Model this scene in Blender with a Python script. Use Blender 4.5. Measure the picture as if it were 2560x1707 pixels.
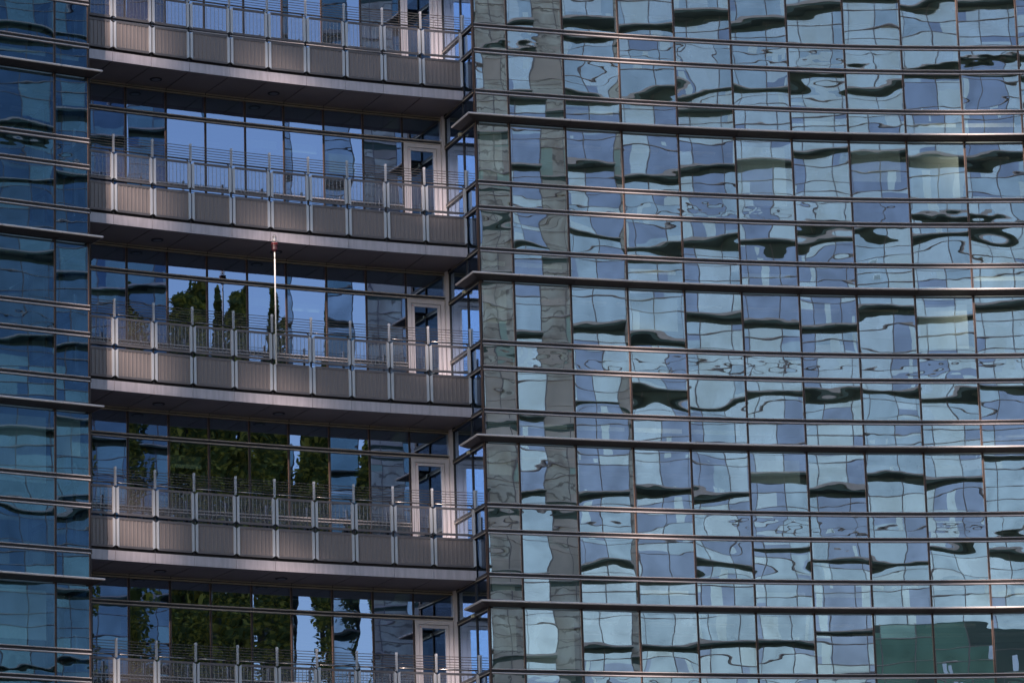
import bpy, math, random
from mathutils import Vector, Matrix
random.seed(7)
R = math.radians
sc = bpy.context.scene
for o in list(bpy.data.objects): bpy.data.objects.remove(o)
ZO = 1.6                                    # eye height: the fit was made with the eye at z = 0

# ------------------------------------------------------------------ camera
cd = bpy.data.cameras.new("camera"); cam = bpy.data.objects.new("camera", cd)
sc.collection.objects.link(cam); sc.camera = cam
ax_r = Vector((0.99954623, 0.00712614, -0.02926679)); ax_u = Vector((0.03012186, -0.23646953, 0.97117189))
ax_f = Vector((0.0, 0.97161277, 0.23657688))
m = Matrix((ax_r, ax_u, -ax_f)).transposed().to_4x4(); m.translation = Vector((0, 0, ZO)); cam.matrix_world = m
cd.sensor_width = 36; cd.lens = 36 * 9975.87 / 2560; cd.clip_start = .5; cd.clip_end = 3000

# ------------------------------------------------------------------ sky, sun, exposure
SUN_EL, SUN_AZ = R(27), R(14)               # sun behind the camera, to its left
to_sun = Vector((-math.sin(SUN_AZ) * math.cos(SUN_EL), -math.cos(SUN_AZ) * math.cos(SUN_EL), math.sin(SUN_EL)))
w = bpy.data.worlds.new("World"); sc.world = w; w.use_nodes = True
nt = w.node_tree; nt.nodes.clear()
sky = nt.nodes.new("ShaderNodeTexSky"); sky.sky_type = 'NISHITA'; sky.sun_disc = False
sky.sun_elevation = SUN_EL; sky.sun_rotation = math.atan2(to_sun.x, to_sun.y)
sky.air_density = 1.0; sky.dust_density = .8; sky.ozone_density = 1.6
bg = nt.nodes.new("ShaderNodeBackground"); bg.inputs[1].default_value = .12
wo = nt.nodes.new("ShaderNodeOutputWorld")
nt.links.new(sky.outputs[0], bg.inputs[0]); nt.links.new(bg.outputs[0], wo.inputs[0])
sd = bpy.data.lights.new("sun", 'SUN'); sd.energy = 5.0; sd.angle = R(.7); sd.color = (1, .80, .70)
sun = bpy.data.objects.new("sun", sd); sc.collection.objects.link(sun)
sun.rotation_euler = to_sun.to_track_quat('Z', 'Y').to_euler(); sun.location = (-60, -60, 90)
sc.view_settings.view_transform = 'Standard'; sc.view_settings.look = 'None'
sc.view_settings.gamma = 1; sc.view_settings.exposure = 0.9
sc.cycles.max_bounces = 10; sc.cycles.glossy_bounces = 6; sc.cycles.transparent_max_bounces = 12
sc.cycles.caustics_reflective = False; sc.cycles.caustics_refractive = False

# ------------------------------------------------------------------ materials
def mat(name, col, rough=.6, metal=0., noise=.12, nscale=3., spec=.5, streak=False):
    M = bpy.data.materials.new(name); M.use_nodes = True; n = M.node_tree; b = n.nodes["Principled BSDF"]
    b.inputs["Roughness"].default_value = rough; b.inputs["Metallic"].default_value = metal
    b.inputs["Specular IOR Level"].default_value = spec
    tc = n.nodes.new("ShaderNodeTexCoord"); mp = n.nodes.new("ShaderNodeMapping")
    if streak: mp.inputs["Scale"].default_value = (6, 6, .7)
    t = n.nodes.new("ShaderNodeTexNoise"); t.inputs["Scale"].default_value = nscale; t.inputs["Detail"].default_value = 5
    r = n.nodes.new("ShaderNodeValToRGB")
    r.color_ramp.elements[0].position = .3; r.color_ramp.elements[1].position = .75
    r.color_ramp.elements[0].color = (*[c * (1 - noise) for c in col], 1)
    r.color_ramp.elements[1].color = (*[min(1, c * (1 + noise)) for c in col], 1)
    n.links.new(tc.outputs["Object"], mp.inputs[0]); n.links.new(mp.outputs[0], t.inputs["Vector"])
    n.links.new(t.outputs[0], r.inputs[0]); n.links.new(r.outputs[0], b.inputs["Base Color"])
    return M

def glass(name, refl, rtint, ttint, amp, bscale=1.0, fres=True):
    """Coated glass: tinted mirror over a tinted see-through layer, with the warp of toughened panes."""
    M = bpy.data.materials.new(name); M.use_nodes = True; n = M.node_tree; n.nodes.clear(); L = n.links.new
    def nd(t, **k):
        x = n.nodes.new(t)
        for a, b in k.items(): setattr(x, a, b)
        return x
    out = nd("ShaderNodeOutputMaterial"); mix = nd("ShaderNodeMixShader"); tr = nd("ShaderNodeBsdfTransparent"); gl = nd("ShaderNodeBsdfGlossy")
    gl.inputs["Roughness"].default_value = 0.0; gl.inputs["Color"].default_value = (*rtint, 1); tr.inputs[0].default_value = (*ttint, 1)
    L(tr.outputs[0], mix.inputs[1]); L(gl.outputs[0], mix.inputs[2]); L(mix.outputs[0], out.inputs[0])
    mix.inputs[0].default_value = refl
    if amp:
        oi = nd("ShaderNodeObjectInfo"); uv = nd("ShaderNodeUVMap"); tc = nd("ShaderNodeTexCoord")
        seed = nd("ShaderNodeCombineXYZ"); s1 = nd("ShaderNodeMath", operation='MULTIPLY'); s2 = nd("ShaderNodeMath", operation='MULTIPLY')
        s1.inputs[1].default_value = 37.; s2.inputs[1].default_value = 23.7
        L(oi.outputs["Random"], s1.inputs[0]); L(oi.outputs["Random"], s2.inputs[0]); L(s1.outputs[0], seed.inputs[0]); L(s2.outputs[0], seed.inputs[1]); L(s1.outputs[0], seed.inputs[2])
        def noise(scl, det):
            a = nd("ShaderNodeVectorMath", operation='MULTIPLY'); a.inputs[1].default_value = scl
            b = nd("ShaderNodeVectorMath", operation='ADD'); t = nd("ShaderNodeTexNoise"); t.inputs["Scale"].default_value = 1; t.inputs["Detail"].default_value = det
            t.inputs["Roughness"].default_value = .35
            L(uv.outputs[0], a.inputs[0]); L(a.outputs[0], b.inputs[0]); L(seed.outputs[0], b.inputs[1]); L(b.outputs[0], t.inputs["Vector"])
            return t.outputs[0]
        def mul(x, v):
            a = nd("ShaderNodeMath", operation='MULTIPLY'); L(x, a.inputs[0])
            if isinstance(v, float): a.inputs[1].default_value = v
            else: L(v, a.inputs[1])
            return a.outputs[0]
        def add(x, y):
            a = nd("ShaderNodeMath", operation='ADD'); L(x, a.inputs[0]); L(y, a.inputs[1]); return a.outputs[0]
        n1 = noise((.75 * bscale, 1.5 * bscale, 1), 0.0); n2 = noise((1.7 * bscale, 3.4 * bscale, 1), 1.0)
        sep = nd("ShaderNodeSeparateColor"); L(oi.outputs["Color"], sep.inputs[0])
        # obj.color: r = strength of the slow warp, g = of the fine one, b = pillow
        h = add(mul(mul(n1, sep.outputs[0]), 8.5e-4 * amp), mul(mul(n2, sep.outputs[1]), 2.4e-4 * amp))
        g = nd("ShaderNodeSeparateXYZ"); L(tc.outputs["Generated"], g.inputs[0])
        def par(x):
            a = nd("ShaderNodeMath", operation='SUBTRACT'); a.inputs[0].default_value = 1; L(x, a.inputs[1])
            return mul(mul(x, a.outputs[0]), 4.0)
        p = mul(par(g.outputs[0]), par(g.outputs[2]))
        pw = nd("ShaderNodeMath", operation='POWER'); L(p, pw.inputs[0]); pw.inputs[1].default_value = .42
        sb = nd("ShaderNodeMath", operation='SUBTRACT'); L(sep.outputs[2], sb.inputs[0]); sb.inputs[1].default_value = .5
        h = add(h, mul(mul(pw.outputs[0], sb.outputs[0]), 9.5e-4 * amp))
        bp = nd("ShaderNodeBump"); bp.inputs["Strength"].default_value = 1; bp.inputs["Distance"].default_value = 1.0
        L(h, bp.inputs["Height"]); L(bp.outputs[0], gl.inputs["Normal"])
    return M

def mesh_screen(name, col, cover):
    """Fine perforated sheet: part of the light goes straight through."""
    M = bpy.data.materials.new(name); M.use_nodes = True; n = M.node_tree; b = n.nodes["Principled BSDF"]; out = n.nodes["Material Output"]
    b.inputs["Base Color"].default_value = (*col, 1); b.inputs["Metallic"].default_value = .3; b.inputs["Roughness"].default_value = .45
    tr = n.nodes.new("ShaderNodeBsdfTransparent"); mx = n.nodes.new("ShaderNodeMixShader"); mx.inputs[0].default_value = cover
    n.links.new(tr.outputs[0], mx.inputs[1]); n.links.new(b.outputs[0], mx.inputs[2]); n.links.new(mx.outputs[0], out.inputs[0])
    return M

M = dict(
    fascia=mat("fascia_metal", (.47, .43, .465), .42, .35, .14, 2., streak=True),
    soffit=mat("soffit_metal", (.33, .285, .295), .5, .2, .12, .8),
    frame=mat("frame_metal", (.50, .52, .56), .4, .35, .06, 5., streak=True),
    rail=mat("rail_metal", (.26, .26, .29), .35, .6, .1, 5.),
    steel=mat("bright_steel", (.62, .60, .58), .28, .85, .08, 5.),
    tube=mat("tube_steel", (.42, .38, .36), .25, .9, .08, 5.),
    ribs=mat("ribbed_panel", (.215, .19, .19), .5, .35, .10, 60.),
    bronze=mat("bronze_edge", (.20, .12, .09), .4, .4, .1, 4.),
    dark=mat("dark_gasket", (.018, .016, .02), .5, 0, .1, 4.),
    canopy=mat("canopy_metal", (.045, .038, .038), .5, .1, .12, 1.5, streak=True),
    lip=mat("canopy_lip", (.74, .68, .66), .3, .15, .08, 4.),
    silver=mat("transom_silver", (.60, .55, .55), .3, .1, .06, 4.),
    gold=mat("gold_strip", (.40, .35, .27), .4, .5, .1, 4.),
    jamb=mat("door_lilac_metal", (.66, .63, .69), .45, .2, .05, 3., streak=True),
    ceil=mat("ceiling_white", (.62, .68, .66), .9, 0, .08, 1.),
    wall=mat("interior_wall", (.30, .36, .38), .9, 0, .1, .7),
    floor=mat("interior_floor", (.10, .12, .14), .8, 0, .1, 1.),
    blind=mat("blind_cloth", (.78, .82, .74), .9, 0, .04, 2., streak=True),
    red=mat("beacon_red", (.55, .03, .03), .35), white=mat("white_paint", (.80, .79, .76), .4, 0, .04),
    bracket=mat("bracket_ivory", (.7, .66, .5), .5), ground=mat("plaza_paving", (.17, .165, .16), .85, 0, .2, .3),
)
M['glass'] = glass("facade_glass", .52, (.92, .93, .93), (.82, .92, .90), 1.15)
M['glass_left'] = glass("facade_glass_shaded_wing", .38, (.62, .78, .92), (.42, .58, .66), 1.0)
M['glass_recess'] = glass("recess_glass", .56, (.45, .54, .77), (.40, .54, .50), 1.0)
M['glass_return'] = glass("return_glass", .62, (.42, .58, .84), (.40, .5, .55), .12)
M['screen'] = mesh_screen("railing_mesh", (.34, .31, .32), .19)
M['lamp_glass'] = glass("lamp_glass", .3, (1, 1, 1), (.9, .88, .85), 0)

# ------------------------------------------------------------------ mesh helpers
C = sc.collection
class MB:
    def __init__(s): s.v = []; s.f = []; s.m = []
    def hexa(s, p, mi=0):                    # 8 points: bottom ring then top ring
        b = len(s.v); s.v += [Vector(q) for q in p]
        for f in ((3, 2, 1, 0), (4, 5, 6, 7), (0, 1, 5, 4), (1, 2, 6, 5), (2, 3, 7, 6), (3, 0, 4, 7)): s.f.append([b + i for i in f]); s.m.append(mi)
    def tube(s, P, Q, r, n=8, mi=0, r2=None):
        P, Q = Vector(P), Vector(Q); d = (Q - P).normalized(); a = d.orthogonal().normalized(); c = d.cross(a); b = len(s.v); r2 = r if r2 is None else r2
        for q, rr in ((P, r), (Q, r2)):
            for i in range(n):
                t = 2 * math.pi * i / n; s.v.append(q + (a * math.cos(t) + c * math.sin(t)) * rr)
        for i in range(n): s.f.append([b + i, b + (i + 1) % n, b + n + (i + 1) % n, b + n + i]); s.m.append(mi)
        s.f.append([b + i for i in range(n)][::-1]); s.f.append([b + n + i for i in range(n)]); s.m += [mi, mi]
    def prism(s, ring0, ring1, mi=0):        # two matching rings joined, capped
        b = len(s.v); n = len(ring0); s.v += [Vector(q) for q in ring0] + [Vector(q) for q in ring1]
        for i in range(n): s.f.append([b + i, b + (i + 1) % n, b + n + (i + 1) % n, b + n + i]); s.m.append(mi)
        s.f.append([b + i for i in range(n)][::-1]); s.f.append([b + n + i for i in range(n)]); s.m += [mi, mi]
    def build(s, name, mats, parent=None, smooth=False):
        me = bpy.data.meshes.new(name); me.from_pydata([tuple(q) for q in s.v], [], s.f)
        if not isinstance(mats, (list, tuple)): mats = [mats]
        for x in mats: me.materials.append(x)
        for p_, mi in zip(me.polygons, s.m): p_.material_index = mi; p_.use_smooth = smooth
        me.update(); o = bpy.data.objects.new(name, me); C.objects.link(o)
        if parent: o.parent = parent
        return o

class Seg:
    """A straight run of the plan; s along it, o outward (towards the viewer), z up."""
    def __init__(g, P, Q):
        g.P = Vector(P); g.Q = Vector(Q); g.L = (g.Q - g.P).length; g.t = (g.Q - g.P) / g.L; g.n = Vector((g.t.y, -g.t.x))
    def pt(g, s, o, z): q = g.P + g.t * s + g.n * o; return Vector((q.x, q.y, z))
    def box(g, mb, s0, s1, o0, o1, z0, z1, mi=0):
        p = g.pt; mb.hexa([p(s0, o1, z0), p(s1, o1, z0), p(s1, o0, z0), p(s0, o0, z0), p(s0, o1, z1), p(s1, o1, z1), p(s1, o0, z1), p(s0, o0, z1)], mi)

def tag(o, label=None, cat=None, group=None, kind=None):
    if label: o['label'] = label
    if cat: o['category'] = cat
    if group: o['group'] = group
    if kind: o['kind'] = kind
    return o
def empty(name, loc, *a, **k):
    o = bpy.data.objects.new(name, None); C.objects.link(o); o.location = loc; EM.append(o); return tag(o, *a, **k)
EM = []
def offs(pts, o):
    """Offset a plan polyline outward with mitred corners."""
    pts = [Vector(q) for q in pts]; out = []
    for i, q in enumerate(pts):
        ns = []
        if i > 0: t = (q - pts[i - 1]).normalized(); ns.append(Vector((t.y, -t.x)))
        if i < len(pts) - 1: t = (pts[i + 1] - q).normalized(); ns.append(Vector((t.y, -t.x)))
        n = (ns[0] + ns[-1]).normalized(); out.append(q + n * (o / max(.3, n.dot(ns[0]))))
    return out
def sweep(mb, pts, prof, gap=.006, mi=0, mis=None):
    """prof: cross-section [(outward, z)...]; one prism per module with a hairline joint between."""
    cur = [offs(pts, o) for o, z in prof]
    for i in range(len(pts) - 1):
        d = [(c[i + 1] - c[i]) for c in cur]
        a = [c[i] + x.normalized() * (gap / 2 if i else 0) for c, x in zip(cur, d)]; b = [c[i + 1] - x.normalized() * (gap / 2 if i < len(pts) - 2 else 0) for c, x in zip(cur, d)]
        mb.prism([(q.x, q.y, z) for q, (o, z) in zip(a, prof)][::-1], [(q.x, q.y, z) for q, (o, z) in zip(b, prof)][::-1], mi if mis is None else mis[i % len(mis)])

PANE = {}
def pane(name, seg, s0, s1, z0, z1, mt, parent, color, o=0., tilt=.0021, yaw=0.):
    wd, h = round(s1 - s0, 3), round(z1 - z0, 3); k = (wd, h, mt.name, name)
    if k not in PANE:
        me = bpy.data.meshes.new(name); t = .024
        v = [(0, 0, 0), (wd, 0, 0), (wd, 0, h), (0, 0, h), (0, t, 0), (wd, t, 0), (wd, t, h), (0, t, h)]
        me.from_pydata(v, [], [(0, 1, 2, 3), (1, 5, 6, 2), (4, 0, 3, 7), (3, 2, 6, 7), (4, 5, 1, 0)])
        me.materials.append(mt); me.materials.append(M['dark'])
        for i, p_ in enumerate(me.polygons): p_.material_index = 0 if i == 0 else 1
        u = me.uv_layers.new(name="UVMap")
        for l in me.loops: q = v[l.vertex_index]; u.data[l.index].uv = (q[0], q[2])
        me.update(); PANE[k] = me
    ob = bpy.data.objects.new(name, PANE[k]); C.objects.link(ob); ob.location = seg.pt(s0, o, z0)
    ob.rotation_euler = (random.gauss(0, tilt), 0, math.atan2(seg.t.y, seg.t.x) + random.gauss(0, tilt * .5) + yaw); ob.color = color
    ob.parent = parent; return ob

# ------------------------------------------------------------------ plan and levels (measured from the photo)
ZA, DB, DC, HF = 30.767 + ZO, .638, 1.691, 4.0
RW = [(-.717, 93.433), (.09, 93.725), (1.47, 94.203), (2.865, 94.653), (4.274, 95.07), (5.701, 95.452), (7.14, 95.791), (8.59, 96.082), (10.056, 96.321), (11.53, 96.5), (13.035, 96.617), (14.52, 96.66), (16.0, 96.64), (17.5, 96.55)]
LW = [(-15.6, 84.95), (-14.37, 85.95), (-13.1, 86.87), (-11.73, 87.77), (-10.44, 88.572), (-9.709, 89.017)]
FB = [(-10.13, 89.68), (-9.253, 90.185), (-8.383, 90.693), (-7.518, 91.179), (-6.586, 91.678), (-5.701, 92.131), (-4.795, 92.573), (-3.875, 92.999), (-2.958, 93.40), (-2.027, 93.785), (-1.015, 94.175)]
BB = [(-11.35, 91.70), (-10.9, 91.02), (-9.96, 91.555), (-9.137, 92.012), (-8.213, 92.51), (-7.298, 92.987), (-6.365, 93.457), (-5.447, 93.904), (-4.493, 94.351), (-3.54, 94.78), (-2.582, 95.194), (-1.602, 95.599)]
BB = BB[1:]
RCOR = (-1.50, 95.56)
LRET = (-11.37, 91.75)

right_wing = empty("office_building", (4, 96, 0), "large blue glass wing with a grid of wavy reflecting panes, right of the balconies", "building")
left_wing = empty("office_building", (-11, 89, 0), "darker blue glass office wing at the left edge, its slim canopies poking past the balconies", "building")
mid = empty("office_building", (-5.5, 93.5, 0), "recessed office block with five stacked grey metal balconies between the two glass wings", "building")
FLOORS = range(-1, 6)
KIND = [("window_pane", 2.47, 4.0, 1.25, .5, 1.0), ("sill_pane", 0, DB, 1.1, 3.0, .3), ("spandrel_pane", DB, DC, 2.7, .7, 1.5), ("header_pane", DC, 2.36, .45, .6, .4)]

def wing(pts, root, gm, floors, ka=1.0, skip_left_edge=False):
    segs = [Seg(a, b) for a, b in zip(pts, pts[1:])]
    for f in floors:
        za = ZA - HF * f
        for g in segs:
            for (nm, a, b, ra, fa, pa) in KIND:
                z1, z0 = za - a - .045, za - b + .045
                if nm == "window_pane": z1 = za - 2.50; z0 = za - 4.0 + .045
                if nm == "header_pane": z0 = za - 2.44
                col = (ra * random.uniform(.55, 1.45) * ka, fa * random.uniform(.4, 1.5) * ka, .5 + pa * random.uniform(-.05, .75), 1)
                pane(nm, g, .022, g.L - .022, z0, z1, gm, root, col, yaw=R(.22) if g is segs[0] and root is right_wing else 0)
    zt = ZA - HF * floors[0] + .1; zb = ZA - HF * floors[-1] - 4.1
    for i, q in enumerate(pts):                                    # mullions: dark fin with bronze cheeks
        g = segs[min(i, len(segs) - 1)]; s = 0 if i < len(segs) else g.L
        mb = MB(); g.box(mb, s - .013, s + .013, -.10, .028, zb, zt, 0)
        g.box(mb, s - .027, s - .013, -.10, .006, zb, zt, 1); g.box(mb, s + .013, s + .027, -.10, .006, zb, zt, 1)
        mb.build("mullion", [M['dark'], M['bronze']], root)
    for f in floors:                                               # horizontal double rails
        za = ZA - HF * f
        for dz in (0, DB, DC):
            z = za - dz; mb = MB()
            sweep(mb, pts, [(-.05, z + .030), (.045, z + .036), (.053, z + .046), (.045, z + .056), (-.05, z + .056)], .008, 0)
            sweep(mb, pts, [(-.05, z - .064), (.040, z - .064), (.052, z - .050), (.045, z - .034), (-.05, z - .030)], .008, 0)
            sweep(mb, pts, [(-.05, z - .030), (.012, z - .030), (.012, z + .030), (-.05, z + .030)], .0, 1)
            mb.build("transom", [M['silver'], M['dark']], root)

def offs_var(pts, os_):
    """Like offs, with an overhang of its own for every run."""
    pts = [Vector(q) for q in pts]; nn = []
    for a, b in zip(pts, pts[1:]): t = (b - a).normalized(); nn.append(Vector((t.y, -t.x)))
    out = []
    for i, q in enumerate(pts):
        n1, o1 = nn[max(0, i - 1)], os_[max(0, i - 1)]; n2, o2 = nn[min(i, len(nn) - 1)], os_[min(i, len(nn) - 1)]
        det = n1.x * n2.y - n1.y * n2.x
        if abs(det) < .3: out.append(q + (n1 + n2).normalized() * ((o1 + o2) / 2))
        else: out.append(q + Vector(((o1 * n2.y - o2 * n1.y) / det, (n1.x * o2 - n2.x * o1) / det)))
    return out
def canopy(pts, root, z, D=.42, ret=None, Dr=.35):
    mb = MB(); n = len(pts) - 1
    def sw(prof, mi):
        cur = []
        for o, zz in prof: cur.append(offs_var(pts, [(o if o < .05 else o - D + Dr if o > Dr else min(o, Dr * .4)) if i == ret else o for i in range(n)]))
        for i in range(n):
            d = [(c[i + 1] - c[i]).normalized() * .005 for c in cur]
            a = [c[i] + (x if i else x * 0) for c, x in zip(cur, d)]; b = [c[i + 1] - (x if i < n - 1 else x * 0) for c, x in zip(cur, d)]
            mb.prism([(q.x, q.y, zz) for q, (o, zz) in zip(a, prof)][::-1], [(q.x, q.y, zz) for q, (o, zz) in zip(b, prof)][::-1], mi)
    sw([(-.02, z - .092), (.14, z - .092), (D - .015, z - .048), (D - .015, z - .004), (-.02, z - .004)], 0)
    sw([(D - .013, z - .046), (D + .010, z - .038), (D + .016, z - .018), (D + .008, z), (D - .013, z)], 1)
    return mb.build("canopy", [M['canopy'], M['lip']], root)

wing(RW, right_wing, M['glass'], list(FLOORS))
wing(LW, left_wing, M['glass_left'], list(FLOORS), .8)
rret = Seg(RCOR, RW[0]); lret = Seg(LW[-1], LRET)
for f in FLOORS:
    z = ZA - HF * f - 2.37
    a = rret.pt(rret.L - .85, 0, 0); canopy([(a.x, a.y)] + RW, right_wing, z, ret=0, Dr=.34)
    b = lret.pt(1.15, 0, 0); canopy(LW + [(b.x, b.y)], left_wing, z, ret=len(LW) - 1, Dr=.16)
# return walls: flat glass with dark bars
def ret_wall(g, root, gm, splits):
    for f in FLOORS:
        za = ZA - HF * f
        for (a, b) in ((-1.5, 0), (0, DB), (DB, DC), (DC, 2.5)):
            for s0, s1 in zip(splits, splits[1:]):
                pane("return_pane", g, s0 + .015, s1 - .015, za - b + .04, za - a - .04, gm, root, (.3, .3, .5, 1), tilt=.0006)
        for dz in (0, DB, DC, 2.5):
            mb = MB(); g.box(mb, .0, g.L, -.05, .05, za - dz - .05, za - dz + .05); g.box(mb, 0, g.L, .05, .054, za - dz - .045, za - dz - .02, 1)
            mb.build("return_rail", [M['dark'], M['gold']], root)
    for s in splits:
        mb = MB(); g.box(mb, s - .014, s + .014, -.08, .03, ZA - HF * 5 - 4, ZA + HF); mb.build("return_mullion", M['dark'], root)
ret_wall(rret, right_wing, M['glass_return'], [0.02, 1.36, rret.L - .02])
ret_wall(lret, left_wing, M['glass_return'], [0.02, 1.5, lret.L])

# ------------------------------------------------------------------ recessed glass wall with doors
bsegs = [Seg(a, b) for a, b in zip(BB, BB[1:])]
def door(g, z0, z1, root):
    """Leaf inside a broad frame; z0 floor, z1 head."""
    mb = MB(); L = g.L; fw = .10
    g.box(mb, .03, .03 + fw, -.06, .03, z0, z1); g.box(mb, L - .05 - fw, L - .05, -.06, .03, z0, z1); g.box(mb, .03 + fw, L - .05 - fw, -.06, .03, z1 - fw, z1)
    d = mb.build("glass_door", M['jamb'], root)
    a, b, t = .03 + fw + .012, L - .05 - fw - .012, z1 - fw - .012; lw = .075
    mb = MB(); g.box(mb, a, a + lw, -.05, .018, z0 + .03, t); g.box(mb, b - lw, b, -.05, .018, z0 + .03, t); g.box(mb, a + lw, b - lw, -.05, .018, t - lw, t); g.box(mb, a + lw, b - lw, -.05, .018, z0 + .03, z0 + .2)
    mb.build("door_leaf", M['jamb'], d)
    pane("door_pane", g, a + lw, b - lw, z0 + .2, t - lw, M['glass_return'], d, (.6, .5, .5, 1), o=-.01)
    mb = MB(); h = z0 + 1.05
    mb.tube(g.pt(a + .035, .018, h), g.pt(a + .035, .075, h), .011); mb.tube(g.pt(a + .03, .075, h), g.pt(a + .17, .075, h), .011)
    g.box(mb, a + .015, a + .055, .018, .026, h - .13, h + .03)
    mb.build("door_handle", M['steel'], d)
    mb = MB(); q = g.pt(a + .03, .018, t - .05); mb.tube(q, g.pt(a + .03, .026, t - .05), .012, 10); mb.build("door_marker", M['red'], d)
for f in range(-1, 5):
    zs = ZA - DC - HF * f                                           # soffit level of this storey
    for i, g in enumerate(bsegs):
        yw = R({0: .3, 1: .45, 2: .35, 8: -.40, 9: -.2}.get(i, 0))
        col = lambda: (random.uniform(.5, 1.2), random.uniform(.4, 1.2), .5 + random.uniform(-.4, .4), 1)
        pane("transom_pane", g, .025, g.L - .025, zs - .62, zs - .10, M['glass_recess'], mid, col(), tilt=.0006, yaw=yw)
        if i == len(bsegs) - 1: door(g, zs - 3.70, zs - .735, mid)
        else:
            pane("recess_pane", g, .025, g.L - .025, zs - 2.36, zs - .735, M['glass_recess'], mid, col(), tilt=.0006, yaw=yw)
            pane("floor_pane", g, .025, g.L - .025, zs - 3.70, zs - 2.46, M['glass_recess'], mid, col(), tilt=.0006, yaw=yw)
    mb = MB(); P = BB
    for (o, za_, zb_, mi) in ((.03, .0, .03, 0), (.015, .03, .055, 1), (.04, .055, .09, 0)):
        sweep(mb, P, [(-.05, zs - zb_), (o, zs - zb_), (o, zs - za_), (-.05, zs - za_)], .006, mi)
    mb.build("head_rail", [M['gold'], M['dark']], mid)
    mb = MB(); z = zs - .675
    sweep(mb, P, [(-.05, z + .028), (.045, z + .028), (.05, z + .040), (.045, z + .052), (-.05, z + .052)], .008, 0)
    sweep(mb, P, [(-.05, z - .058), (.045, z - .058), (.052, z - .045), (.045, z - .030), (-.05, z - .030)], .008, 0)
    sweep(mb, P, [(-.05, z - .030), (.012, z - .030), (.012, z + .028), (-.05, z + .028)], .0, 1)
    mb.build("recess_transom", [M['silver'], M['dark']], mid)
    mb = MB(); z = zs - 2.41; P = BB[:-1]
    sweep(mb, P, [(-.05, z + .026), (.05, z + .026), (.05, z + .048), (-.05, z + .048)], .008, 0)
    sweep(mb, P, [(-.05, z - .048), (.05, z - .048), (.05, z - .028), (-.05, z - .028)], .008, 0)
    sweep(mb, P, [(-.05, z - .028), (.01, z - .028), (.01, z + .026), (-.05, z + .026)], .0, 1)
    mb.build("sill_rail", [M['silver'], M['dark']], mid)
for i, q in enumerate(BB[:-1]):
    g = bsegs[i]; mb = MB(); g.box(mb, -.016, .016, -.12, .03, 4, 36)
    g.box(mb, -.03, -.016, -.12, .004, 4, 36, 1); g.box(mb, .016, .03, -.12, .004, 4, 36, 1)
    mb.build("recess_mullion", [M['dark'], M['bronze']], mid)
g = bsegs[-1]; mb = MB(); g.box(mb, g.L - .035, g.L + .07, -.05, .10, 4, 36); mb.build("corner_post", M['jamb'], mid)

# ------------------------------------------------------------------ balconies
def octo(g, s0, s1, z0, z1, c, o): return [g.pt(s0 + c, o, z0), g.pt(s1 - c, o, z0), g.pt(s1, o, z0 + c), g.pt(s1, o, z1 - c), g.pt(s1 - c, o, z1), g.pt(s0 + c, o, z1), g.pt(s0, o, z1 - c), g.pt(s0, o, z0 + c)]
def panel_frame(g, s0, s1, z0, z1, parent, name):
    sw, rw, c, o0, o1 = .062, .05, .05, .0, .045
    mb = MB(); fr = octo(g, s0, s1, z0, z1, c, 0)
    def strip(pts2, oo, mi):
        mb.prism([g.pt(s, o0, z) for s, z in pts2], [g.pt(s, o, z) for (s, z), o in zip(pts2, oo)], mi)
    # stiles (bright) with chamfered ends
    strip([(s0, z0 + c), (s0 + sw, z0 + c * .2), (s0 + sw, z1 - c * .2), (s0, z1 - c)], [o1] * 4, 0)
    strip([(s1 - sw, z0 + c * .2), (s1, z0 + c), (s1, z1 - c), (s1 - sw, z1 - c * .2)], [o1] * 4, 0)
    # rails (duller), faces canted down
    strip([(s0 + sw, z0), (s1 - sw, z0), (s1 - sw, z0 + rw), (s0 + sw, z0 + rw)], [.022, .022, .044, .044], 1)
    strip([(s0 + sw, z1 - rw), (s1 - sw, z1 - rw), (s1 - sw, z1), (s0 + sw, z1)], [.022, .022, .044, .044], 1)
    return mb.build(name, [M['frame'], M['rail']], parent)
def ribbed(g, s0, s1, z0, z1, o, n=9):
    mb = MB(); w_ = (s1 - s0) / n; prof = []
    for i in range(n): a = s0 + i * w_; prof += [(a, o), (a + w_ * .62, o), (a + w_ * .70, o + .014), (a + w_ * .92, o + .014)]
    prof.append((s1, o))
    for (a, oa), (b, ob) in zip(prof, prof[1:]):
        k = len(mb.v); mb.v += [g.pt(a, oa, z0), g.pt(b, ob, z0), g.pt(b, ob, z1), g.pt(a, oa, z1)]; mb.f.append([k, k + 1, k + 2, k + 3]); mb.m.append(0)
    g.box(mb, s0, s1, o - .012, o - .004, z0, z1)
    return mb
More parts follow.
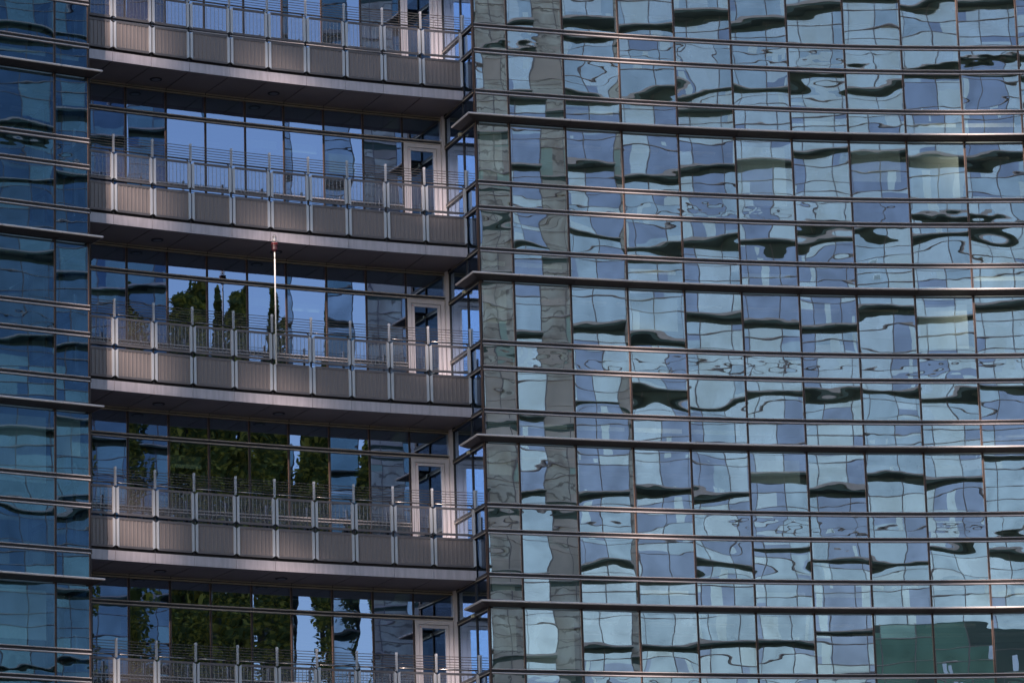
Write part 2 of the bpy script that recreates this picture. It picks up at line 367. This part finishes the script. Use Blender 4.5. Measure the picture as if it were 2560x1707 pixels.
for f in range(5):
    z = ZA - DC - HF * f
    bal_mb = MB(); n = len(FB)
    sweep(bal_mb, FB, [(-.06, z), (.0, z), (.0, z + .235), (-.06, z + .235)], .008, 0)
    g = Seg(FB[-1], (-1.40, 95.30)); g.box(bal_mb, 0.002, g.L, -.06, -.001, z, z + .235)        # end return of the fascia
    bal = bal_mb.build("balcony", M['fascia'], mid)
    bal['label'] = ["metal balcony at the very top, its downlit soffit below the first railing", "second balcony from the top, with the warning lamp in front of its fascia", "middle balcony, the one carrying the thin white pole", "fourth balcony from the top, shaded soffit over tree reflections", "lowest balcony, only its railing in view"][f]
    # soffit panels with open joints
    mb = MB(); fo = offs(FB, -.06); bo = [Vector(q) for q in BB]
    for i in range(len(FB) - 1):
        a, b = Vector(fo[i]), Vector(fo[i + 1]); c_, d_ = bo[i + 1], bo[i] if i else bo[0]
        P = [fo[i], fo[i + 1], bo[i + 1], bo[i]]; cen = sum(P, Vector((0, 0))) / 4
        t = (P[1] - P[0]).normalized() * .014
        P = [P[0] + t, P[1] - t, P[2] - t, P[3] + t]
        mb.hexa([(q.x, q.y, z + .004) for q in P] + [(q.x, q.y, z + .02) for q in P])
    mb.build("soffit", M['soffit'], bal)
    mb = MB(); P = [Vector(q) for q in offs(FB, -.07)]; Q = [Vector(q) for q in BB]
    for i in range(len(FB) - 1):
        r_ = [P[i], P[i + 1], Q[i + 1], Q[i]]
        mb.hexa([(q.x, q.y, z + .03) for q in r_] + [(q.x, q.y, z + .46) for q in r_])
    mb.build("floor_slab", M['dark'], bal)
    for k in (2, 5):                                                # round downlights
        a = (Vector(FB[k]) + Vector(FB[k + 1])) / 2; b = (Vector(BB[k]) + Vector(BB[k + 1])) / 2; q = a * .42 + b * .58
        mb = MB(); mb.tube((q.x, q.y, z - .012), (q.x, q.y, z + .003), .15, 20); d = mb.build("ceiling_light", M['dark'], bal)
        mb = MB(); mb.tube((q.x, q.y, z - .016), (q.x, q.y, z - .0125), .10, 20); mb.build("light_lens", M['rail'], bal)
    for i in range(n - 1):
        g = Seg(FB[i], FB[i + 1]); L = g.L
        panel_frame(g, .016, L - .016, z + .30, z + 1.005, bal, "lower_panel_frame")
        ribbed(g, .066, L - .066, z + .35, z + .957, .006).build("ribbed_panel", M['ribs'], bal)
        panel_frame(g, .016, L - .016, z + 1.065, z + 1.745, bal, "upper_panel_frame")
        mb = MB(); s0, s1 = .066, L - .066
        k = len(mb.v); mb.v += [g.pt(s0, .01, z + 1.115), g.pt(s1, .01, z + 1.115), g.pt(s1, .01, z + 1.70), g.pt(s0, .01, z + 1.70)]; mb.f.append([k, k + 1, k + 2, k + 3]); mb.m.append(0)
        nr = 9
        for j in range(nr):
            s = s0 + (j + .8) * (s1 - s0) / nr; g.box(mb, s - .005, s + .005, .012, .020, z + 1.115, z + 1.70, 1)
        mb.build("mesh_panel", [M['screen'], M['tube']], bal)
    for i in range(n):                                              # twin-bar posts
        g = Seg(FB[i], FB[i + 1]) if i < n - 1 else Seg(FB[i - 1], FB[i]); s = 0 if i < n - 1 else g.L
        mb = MB(); e = (.006, .019) if i < n - 1 else (.0, .016)
        for sg in (-1, 1):
            a, b = sorted((s + sg * e[0], s + sg * e[1])); 
            g.box(mb, a, b, -.05, -.012, z + .24, z + 1.74, 1); g.box(mb, a, b, -.03, .03, z + 1.752, z + 2.19)
        g.box(mb, s - .007, s + .007, -.05, -.02, z + .24, z + 2.1, 1)
        g.box(mb, s - .022, s + .022, -.03, .034, z + 2.13, z + 2.195)
        mb.tube(g.pt(s - .02, -.02, z + 1.72), g.pt(s - .06, -.10, z + 1.83), .014, 6, 1)
        mb.build("post", [M['frame'], M['dark']], bal)
    for k in range(6):
        mb = MB(); zz = z + 1.815 + .064 * k
        for i in range(n - 1):
            mb.tube((*FB[i], zz), (*FB[i + 1], zz), .008, 6)
        mb.build("rail_wire", M['tube'], bal)
    mb = MB(); q = offs(FB, -.11)
    for i in range(n - 1): mb.tube((q[i].x, q[i].y, z + 1.845), (q[i + 1].x, q[i + 1].y, z + 1.845), .021, 8)
    mb.build("handrail", M['tube'], bal, True)
    # short railing at the right-hand end, towards the return glass
    g = Seg(FB[-1], (-1.40, 95.30))

# small ivory fittings on the return wall under the right wing's canopies
for f in range(0, 4):
    z = ZA - HF * f - 2.53; mb = MB()
    for s in (1.30,): rret.box(mb, s - .05, s + .02, .05, .12, z - .03, z + .04)
    mb.build("bracket_light", M['bracket'], right_wing)

# ------------------------------------------------------------------ rooms behind the glass
def room(pts, root, depth, floors, wallm):
    back = offs(pts, -depth); fr = offs(pts, -.14)
    for f in floors:
        zc = ZA - HF * f - 2.46
        mb = MB()
        for i in range(len(pts) - 1):
            P = [fr[i], fr[i + 1], back[i + 1], back[i]]
            mb.hexa([(q.x, q.y, zc) for q in P] + [(q.x, q.y, zc + .10) for q in P], 0)
            mb.hexa([(q.x, q.y, zc + .102) for q in P] + [(q.x, q.y, zc + .42) for q in P], 1)
        mb.build("storey_slab", [M['ceil'], M['floor']], root)
        mb = MB()
        for dd in (1.2, 2.6):
            q1, q2 = offs(pts, -dd), offs(pts, -dd - .18)
            for i in range(len(pts) - 1):
                P = [q1[i].lerp(q1[i + 1], .1), q1[i].lerp(q1[i + 1], .9), q2[i].lerp(q2[i + 1], .9), q2[i].lerp(q2[i + 1], .1)]
                mb.hexa([(q.x, q.y, zc - .12) for q in P] + [(q.x, q.y, zc - .05) for q in P])
        mb.build("ceiling_luminaire", M['white'], root)
        mb = MB(); b2 = offs(pts, -depth - .2)
        for i in range(len(pts) - 1):
            P = [back[i], back[i + 1], b2[i + 1], b2[i]]
            mb.hexa([(q.x, q.y, zc - 3.58) for q in P] + [(q.x, q.y, zc) for q in P])
        for e in ((0, -1) if root is mid else (-1,) if root is right_wing else (0,)):
            q, u = fr[e], back[e]; k = (u - q).normalized(); k = Vector((k.y, -k.x)) * .05
            P = [q + k, u + k, u - k, q - k]; mb.hexa([(p_.x, p_.y, zc - 3.58) for p_ in P] + [(p_.x, p_.y, zc) for p_ in P])
        mb.build("interior_wall", wallm, root)
def blinds(pts, root, floors, prob, rnd):
    for f in floors:
        za = ZA - HF * f
        for i in range(len(pts) - 1):
            g = Seg(pts[i], pts[i + 1])
            r_ = rnd.random()
            if r_ < (prob if i > 1 or root is not right_wing else .65):
                drop = rnd.choice((.55, .8, 1.1, 1.5)); mb = MB(); s0 = .12; s1 = g.L - .12
                g.box(mb, s0, s1, -.26, -.25, za - 2.62 - drop, za - 2.62); g.box(mb, s0, s1, -.27, -.24, za - 2.65 - drop, za - 2.62 - drop)
                mb.build("blind", M['blind'], root)
            if rnd.random() < prob:
                mb = MB(); g.box(mb, .10, g.L - .14, -.22, -.21, za - 2.36, za - DC - .22); mb.build("blind", M['blind'], root)
rnd = random.Random(5)
room(RW, right_wing, 4.5, list(FLOORS), M['wall']); room(LW, left_wing, 4.5, list(FLOORS), M['wall']); room(BB, mid, 4.0, range(-1, 5), M['wall'])
blinds(RW[:-3], right_wing, range(0, 5), .33, rnd); blinds(LW[2:], left_wing, range(0, 5), .4, rnd)

for f, i, top, drop in ((0, 4, .95, .2), (0, 5, .95, .22), (1, 0, 1.0, .55), (1, 4, .95, .2), (1, 5, 1.0, .2), (1, 3, .95, .18), (3, 0, .95, .42), (2, 2, 1.0, .3), (0, 6, 1.1, .5)):
    g = bsegs[i + 1]; zs = ZA - DC - HF * f; mb = MB(); g.box(mb, .06, g.L - .1, -.24, -.23, zs - top - drop, zs - top); mb.build("blind", M['blind'], mid)

# ------------------------------------------------------------------ beacon pole fixed to the middle balcony
bx, by = -5.60, 92.02
pole = empty("beacon_pole", (bx, by, 22.05 + ZO), "thin white pole on the middle balcony railing topped by a red and clear warning lamp", "warning light")
mb = MB(); mb.tube((bx, by, 22.02 + ZO), (bx, by, 24.60 + ZO), .0185, 12); mb.tube((bx, by, 24.60 + ZO), (bx, by, 24.78 + ZO), .015, 12)
for z in (22.1, 22.7): mb.tube((bx, by, z + ZO), (bx - .02, by + .12, z + ZO), .012, 6)
mb.build("pole", M['white'], pole, True)
mb = MB(); mb.tube((bx, by, 24.78 + ZO), (bx, by, 24.83 + ZO), .04, 16, 0, .075); mb.tube((bx, by, 24.83 + ZO), (bx, by, 24.92 + ZO), .072, 16); mb.tube((bx, by, 24.92 + ZO), (bx, by, 24.94 + ZO), .092, 16)
mb.build("lamp_base", mat("lamp_dark_red", (.045, .012, .018), .4), pole)
mb = MB(); mb.tube((bx, by, 24.94 + ZO), (bx, by, 24.97 + ZO), .055, 16); mb.build("lamp_lens", M['red'], pole, True)
mb = MB(); mb.tube((bx, by, 24.97 + ZO), (bx, by, 24.99 + ZO), .088, 16); mb.build("lamp_ring", mat("lamp_ring_metal", (.2, .05, .06), .4), pole)
mb = MB(); mb.tube((bx, by, 24.99 + ZO), (bx, by, 25.15 + ZO), .058, 16); mb.tube((bx, by, 25.15 + ZO), (bx, by, 25.20 + ZO), .058, 16, 0, .03); mb.build("lamp_glass", M['lamp_glass'], pole, True)
mb = MB(); mb.tube((bx, by, 25.04 + ZO), (bx, by, 25.16 + ZO), .02, 10); mb.build("bulb", M['white'], pole)

# ------------------------------------------------------------------ storeys above and below the part in view
def skin(name, pts, z0, z1, root, gm):
    mb = MB()
    for a, b in zip(pts, pts[1:]): Seg(a, b).box(mb, 0, (Vector(b) - Vector(a)).length, -.3, 0, z0, z1)
    o = mb.build(name, [gm], root); return o
M['plain'] = mat("plain_glass_skin", (.05, .07, .10), .08, .6, .1, .5)
for pts, rt in ((RW, right_wing), (LW, left_wing)):
    skin("upper_storeys", pts, ZA + HF + .12, ZA + 12, rt, M['plain']); skin("lower_storeys", pts, 0, ZA - HF * 5 - 4.12, rt, M['plain'])
skin("upper_storeys", BB, 36.02, ZA + 12, mid, M['plain']); skin("lower_storeys", BB, 0, 3.98, mid, M['plain'])

# ------------------------------------------------------------------ the plaza and the city behind the camera, seen in the panes
mb = MB(); mb.v = [Vector(q) for q in ((-900, -900, 0), (900, -900, 0), (900, 900, 0), (-900, 900, 0))]; mb.f = [[0, 1, 2, 3]]; mb.m = [0]
tag(mb.build("ground", M['ground']), kind="structure")

FACE = Vector((3, 95))
def polar(az, L, c=(0, 95)):                 # az clockwise to the right of straight back
    return Vector((c[0] + L * math.sin(R(az)), c[1] - L * math.cos(R(az))))
def mirror(name, col, rough=.02, diff=.0, dcol=(.5, .6, .65), bump=.5):
    X = glass(name, 1 - diff, col, (0, 0, 0), 0); n = X.node_tree; mx = [k for k in n.nodes if k.type == 'MIX_SHADER'][0]; tr = [k for k in n.nodes if k.type == 'BSDF_TRANSPARENT'][0]
    gl = [k for k in n.nodes if k.type == 'BSDF_GLOSSY'][0]; gl.inputs["Roughness"].default_value = rough
    d = n.nodes.new("ShaderNodeBsdfDiffuse"); d.inputs[0].default_value = (*dcol, 1); n.links.new(d.outputs[0], mx.inputs[1]); n.nodes.remove(tr)
    tc = n.nodes.new("ShaderNodeTexCoord"); t = n.nodes.new("ShaderNodeTexNoise"); t.inputs["Scale"].default_value = .9; t.inputs["Detail"].default_value = 2; mr = n.nodes.new("ShaderNodeMapRange")
    mr.inputs[1].default_value = .32; mr.inputs[2].default_value = .68; mr.inputs[3].default_value = max(0, .85 - diff); mr.inputs[4].default_value = min(1, 1.15 - diff)
    n.links.new(tc.outputs["Object"], t.inputs["Vector"]); n.links.new(t.outputs[0], mr.inputs[0]); n.links.new(mr.outputs[0], mx.inputs[0])
    return X
OPP = [mirror("far_glass_blue", (.47, .47, .56), .02, .2, (.13, .15, .21)), mirror("far_glass_teal", (.94, .93, .90), .02, .35, (.72, .80, .84)),
       mirror("far_glass_mid", (.72, .74, .74), .02, .25, (.28, .38, .48)), mirror("far_glass_pale", (1, 1, .96), .05, .45, (.86, .92, .82))]
OPPD = [mirror("side_glass_blue", (.22, .28, .34), .02, .2, (.04, .07, .10)), mirror("side_glass_teal", (.33, .44, .46), .02, .3, (.2, .32, .36)), mirror("side_glass_deep", (.15, .21, .30), .02, .2, (.03, .05, .10))]
M['far_dark'] = mat("far_canopy", (.075, .12, .105), .5, 0, .2, .4)
M['far_lip'] = mat('far_lip', (.75, .62, .58), .4, 0, .1, 2.)
M['far_rail'] = mat("far_rail", (.26, .21, .22), .4, .3, .1, 2.)
def curtain(name, label, pts, z0, z1, pool, wts, cdepth=.72, step=HF, canmat=None, stone=None):
    cen = Vector(pts[0]); root = empty(name, (cen.x, cen.y, 0), label, "building")
    gm = MB(); mu = MB(); rl = MB(); cn = MB(); nf = int((z1 - z0) / step); rr = random.Random(len(label))
    segs = []; runs = {}
    for a, b in zip(pts, pts[1:]):
        a, b = Vector(a), Vector(b); k = max(1, round((b - a).length / 1.5))
        segs += [Seg(a.lerp(b, i / k), a.lerp(b, (i + 1) / k)) for i in range(k)]
    for g in segs:
        g.box(mu, -.026, .026, -.05, .03, z0, z1)
        for f in range(nf):
            zf = z0 + f * step; run = runs.get(f) if f in runs and rr.random() < .45 else rr.choices(range(len(pool)), wts)[0]; runs[f] = run
            for a, b in ((0, 1.5), (1.5, 2.14), (2.14, 3.2), (3.2, 4.0)):
                a *= step / 4; b *= step / 4
                mi = run if rr.random() < .8 else rr.choices(range(len(pool)), wts)[0]
                def quad(s0, s1, za, zb, m_):
                    k = len(gm.v); gm.v.extend([g.pt(s0, 0, za), g.pt(s1, 0, za), g.pt(s1, 0, zb), g.pt(s0, 0, zb)]); gm.f.append([k, k + 1, k + 2, k + 3]); gm.m.append(m_)
                alt = rr.choices(range(len(pool)), wts)[0]; x = rr.random()
                if x < .18: h = zf + a + (b - a) * rr.uniform(.25, .8); quad(0, g.L, zf + a, h, mi); quad(0, g.L, h, zf + b, alt)
                elif x < .28: c_ = g.L * rr.uniform(.2, .8); quad(0, c_, zf + a, zf + b, mi); quad(c_, g.L, zf + a, zf + b, alt)
                else: quad(0, g.L, zf + a, zf + b, mi)
                if a: g.box(rl, 0, g.L, -.05, .05, zf + a - .022, zf + a + .002); g.box(rl, 0, g.L, -.05, .055, zf + a + .002, zf + a + .020, 1)
            if len(pool) > 3 and rr.random() < .30:
                c_ = rr.uniform(.05, g.L - .6); w_ = rr.uniform(.2, .55); lo = rr.choice((0, 0, 1.5, 2.2)); hi = rr.choice((1.5, 2.1, 3.2, 3.55)); hi = max(hi, lo + .6)
                k = len(gm.v); gm.v += [g.pt(c_, .006, zf + lo), g.pt(c_ + w_, .006, zf + lo), g.pt(c_ + w_, .006, zf + hi), g.pt(c_, .006, zf + hi)]; gm.f.append([k, k + 1, k + 2, k + 3]); gm.m.append(3)
            for _ in range(rr.choice((0, 0, 1, 3)) if len(pool) > 3 else 0):
                c_ = rr.uniform(.05, g.L - .4); w_ = rr.uniform(.06, .35); lo = rr.choice((.05, 1.55, 1.7)) + rr.uniform(0, .15); hi = lo + rr.uniform(.06, .4)
                k = len(gm.v); gm.v += [g.pt(c_, .008, zf + lo), g.pt(c_ + w_, .008, zf + lo), g.pt(c_ + w_, .008, zf + hi), g.pt(c_, .008, zf + hi)]; gm.f.append([k, k + 1, k + 2, k + 3]); gm.m.append(3)
            g.box(cn, 0, g.L, -.1, cdepth, zf - .14, zf)
            g.box(cn, 0, g.L, -.1, .012, zf - .36, zf - .14)
            g.box(rl, 0, g.L, cdepth - .02, cdepth + .03, zf - .05, zf + .05, 1)
    gm.build("glazing", pool, root); mu.build("mullion", M['far_rail'], root); rl.build("transom", [M['far_rail'], M['far_lip']], root); cn.build("canopy", canmat or M['far_dark'], root)
    a, b = Vector(pts[0]), Vector(pts[-1]); g = Seg(a, b); mb = MB(); P = [Vector(q) for q in pts]; Q = [q - g.n * 18 for q in P]
    for i in range(len(P) - 1): mb.hexa([(*(P[i] - g.n * .3), z0), (*(P[i + 1] - g.n * .3), z0), (*Q[i + 1], z0), (*Q[i], z0), (*(P[i] - g.n * .3), z1), (*(P[i + 1] - g.n * .3), z1), (*Q[i + 1], z1), (*Q[i], z1)])
    mb.build("core", M['far_dark'], root)
    return root
# seen from the facade, left to right along a wall facing it means decreasing azimuth order
def arc(a0, a1, L0, L1, n=6): return [tuple(polar(a0 + (a1 - a0) * i / n, L0 + (L1 - L0) * i / n)) for i in range(n + 1)]
curtain("office_building", "pale blue glass office slab across the plaza, mirrored in the right wing", arc(38.66, 9, 100, 94, 8), .9, 76.9, OPP, (5, 4, 4, 3))
M['low'] = mirror('low_glass_green', (.10, .16, .13), .02, .3, (.04, .07, .055)); M['low2'] = mirror('low_glass_teal', (.24, .33, .29), .02, .3, (.14, .2, .16))
curtain("office_building", "low dark green glass block mirrored at the bottom right corner of the right wing", arc(30.6, 19, 97.2, 94.4, 3), .9, 33.0, [M['low'], M['low2'], M['far_dark'], OPP[0]], (5, 3, 3, 2))
curtain("office_building", "deep blue glass block mirrored in the left wing and the two leftmost recessed bays", arc(66, 46.95, 100, 100, 5), .9, 76.9, OPPD, (4, 3, 3))
M['stone'] = mat("stone_cladding", (.74, .63, .56), .8, 0, .35, .35)
def stone(name, col, dark):
    X = mat(name, col, .8, 0, .40, 1.1); n = X.node_tree; b = n.nodes["Principled BSDF"]; base = b.inputs["Base Color"].links[0].from_socket
    tc = n.nodes.new("ShaderNodeTexCoord"); wv = n.nodes.new("ShaderNodeTexWave"); wv.wave_type = 'BANDS'; wv.bands_direction = 'Z'; wv.inputs["Scale"].default_value = .55; wv.inputs["Distortion"].default_value = 9; wv.inputs["Detail"].default_value = 4; wv.inputs["Detail Scale"].default_value = 1.5
    rp = n.nodes.new("ShaderNodeValToRGB"); rp.color_ramp.elements[0].position = .0; rp.color_ramp.elements[0].color = (1, 1, 1, 1); rp.color_ramp.elements[1].position = .10; rp.color_ramp.elements[1].color = (0, 0, 0, 1)
    mx = n.nodes.new("ShaderNodeMix"); mx.data_type = 'RGBA'; mx.inputs[7].default_value = (*dark, 1)
    n.links.new(tc.outputs["Object"], wv.inputs["Vector"]); n.links.new(wv.outputs["Fac"], rp.inputs[0]); n.links.new(rp.outputs[0], mx.inputs[0]); n.links.new(base, mx.inputs[6]); n.links.new(mx.outputs[2], b.inputs["Base Color"])
    return X
M['stone3'] = stone("veined_stone", (.88, .74, .64), (.30, .26, .23))
M['stone2'] = mat("green_stone", (.52, .66, .58), .7, 0, .2, .3)
st = curtain("stone_tower", "grey stone tower mirrored in the first column of the right wing", arc(43.3, 38.66, 100, 100, 2), .2, 90.2, [M['stone3'], M['stone2'], M['stone']], (6, 1, 3), .12)
gt = curtain("glass_tower", "teal glass tower with a fine grid mirrored beside the doors", arc(44.55, 43.35, 106, 106, 1), .2, 84.2, [OPPD[1], OPP[2]], (4, 2), .25)

# dark terraced block with trees on its roof
M['bark'] = mat("bark", (.07, .05, .035), .9, 0, .3, 3.)
M['leaf'] = mat("leaf_dark", (.20, .24, .06), .7, 0, .5, .8); M['leaf2'] = mat("leaf_yellow", (.80, .62, .10), .7, 0, .4, .8)
tb = empty("terrace_building", (*polar(47.6, 100), 0), "dark block with planted terraces mirrored behind the middle balconies", "building")
g = Seg(polar(47.2, 102), polar(45.5, 102)); mb = MB(); g.box(mb, 0, g.L, -12, 0, 0, 37); mb.build("wall", mat("terrace_wall", (.045, .05, .055), .6), tb)
mb = MB()
for k in range(11): g.box(mb, 0, g.L, .002, 1.2, 3.2 * k + 3, 3.2 * k + 3.3)
mb.build("terrace", mat("terrace_edge", (.10, .11, .11), .6), tb)
for k_ in ('leaf', 'leaf2'):
    n_ = M[k_].node_tree; b_ = n_.nodes["Principled BSDF"]; o_ = n_.nodes["Material Output"]; t_ = n_.nodes.new("ShaderNodeBsdfTranslucent"); x_ = n_.nodes.new("ShaderNodeMixShader"); x_.inputs[0].default_value = .5
    n_.links.new(b_.inputs["Base Color"].links[0].from_socket, t_.inputs[0]); n_.links.new(b_.outputs[0], x_.inputs[1]); n_.links.new(t_.outputs[0], x_.inputs[2]); n_.links.new(x_.outputs[0], o_.inputs[0])
def tree(x, y, z, h, rr_, n, conic, label):
    r0 = random.Random(int(x * 10 + z)); root = empty("tree", (x, y, z), label, "tree", group="trees mirrored in the recessed windows")
    mb = MB(); mb.tube((x, y, z), (x + .2, y, z + h * .8), .16, 8, 0, .05)
    for k in range(6):
        a = r0.uniform(0, 6.28); zz = z + h * r0.uniform(.3, .7); mb.tube((x, y, zz), (x + math.cos(a) * rr_ * .6, y + math.sin(a) * rr_ * .6, zz + h * .15), .06, 5, 0, .02)
    mb.build("trunk", M['bark'], root)
    mb = MB()
    for k in range(n):
        t = r0.random() ** .8; zz = z + h * (.12 + .88 * t); rad = rr_ * ((1 - t) * 1.05 + .06 if conic else math.sin(min(1, t * 1.05) * 3.0) ** .6 + .05)
        a = r0.uniform(0, 6.283); d = rad * (r0.random() ** .5) * (1 + .25 * math.sin(3 * a + zz * 1.7)); c = Vector((x + math.cos(a) * d, y + math.sin(a) * d, zz + r0.uniform(-.2, .2)))
        u = Vector((r0.gauss(0, 1), r0.gauss(0, 1), r0.gauss(0, .6))).normalized(); v = u.orthogonal().normalized(); s = r0.uniform(.10, .22); k_ = len(mb.v)
        mb.v += [c - u * s, c + v * s * .5, c + u * s, c - v * s * .5]; mb.f.append([k_, k_ + 1, k_ + 2, k_ + 3]); mb.m.append(1 if r0.random() < .42 else 0)
    mb.build("crown", [M['leaf'], M['leaf2']], root)
TL = ["tall dark conifer mirrored left of the pole", "round yellow-green tree mirrored behind the pole", "pointed dark conifer mirrored right of the pole", "low spreading tree mirrored under the conifers", "bushy dark tree mirrored near the teal tower", "broad tree mirrored at the left of the terrace roof", "small conifer mirrored between the broad trees"]
for (az, L, z, h, r_, cn_), lb in zip(((46.85, 100, 38, 15, 1.6, False), (46.3, 98, 37, 15, 1.5, False), (45.65, 99, 40, 12.5, .9, True), (45.15, 96.5, 33, 13, 1.2, False), (44.75, 99, 37, 8, 1.0, True), (46.5, 94, 24, 17, 1.7, False), (45.9, 93, 22, 17, 1.7, False)), TL):
    q = polar(az, L); tree(q.x, q.y, z, h, r_, 7000, cn_, lb)

# unseen blocker added behind the camera, slotted to cut the sun into vertical strips
def add_slots():
    sh = Vector((to_sun.x, to_sun.y)).normalized(); D = 112.; c = Vector((0, 93)) + sh * D; t = Vector((-sh.y, sh.x)); 
    if t.x < 0: t = -t
    root = empty("sun_slot_blocker", (c.x, c.y, 0), "added unseen sun blocker of separate vertical piers behind the camera to the left", "building")
    # where each sunlit strip of the facade projects on the blocker's line
    strips = [((-8.9, 90.5), .85), ((-5.25, 92.5), 1.1), ((-1.8, 95.3), .85), ((3.1, 94.9), 1.5), ((11.9, 96.6), 1.5)]
    pos = sorted((((Vector(q) - Vector((0, 93))).dot(t)), wd) for q, wd in strips)
    s = -26.; mb = MB(); g = Seg(c, c + t)
    zt = 62 + 0
    edges = []
    for p_, wd in pos: edges.append((s, p_ - wd / 2)); s = p_ + wd / 2
    edges.append((s, 24.))
    for a, b in edges:
        k = MB(); g.box(k, a, b, -1.5, 1.5, 0, 100); k.build("blocker_pier", M['stone'], root)
    zf = ZA + D * math.tan(SUN_EL); mb = MB()
    for f in range(-3, 9):  # added crossbars that break the sun strips once per storey
        zz = zf - HF * f - 1.2
        g.box(mb, -26, 24, -1.2, 1.2, zz - .7, zz + .5)
    mb.build("blocker_crossbar", M['fascia'], root)
add_slots()

# ------------------------------------------------------------------ Empties at the base: keep children where they were built
bpy.context.view_layer.update()
for o in list(bpy.data.objects):
    if o.parent in EM: o.matrix_parent_inverse = Matrix.Translation(o.parent.location).inverted()
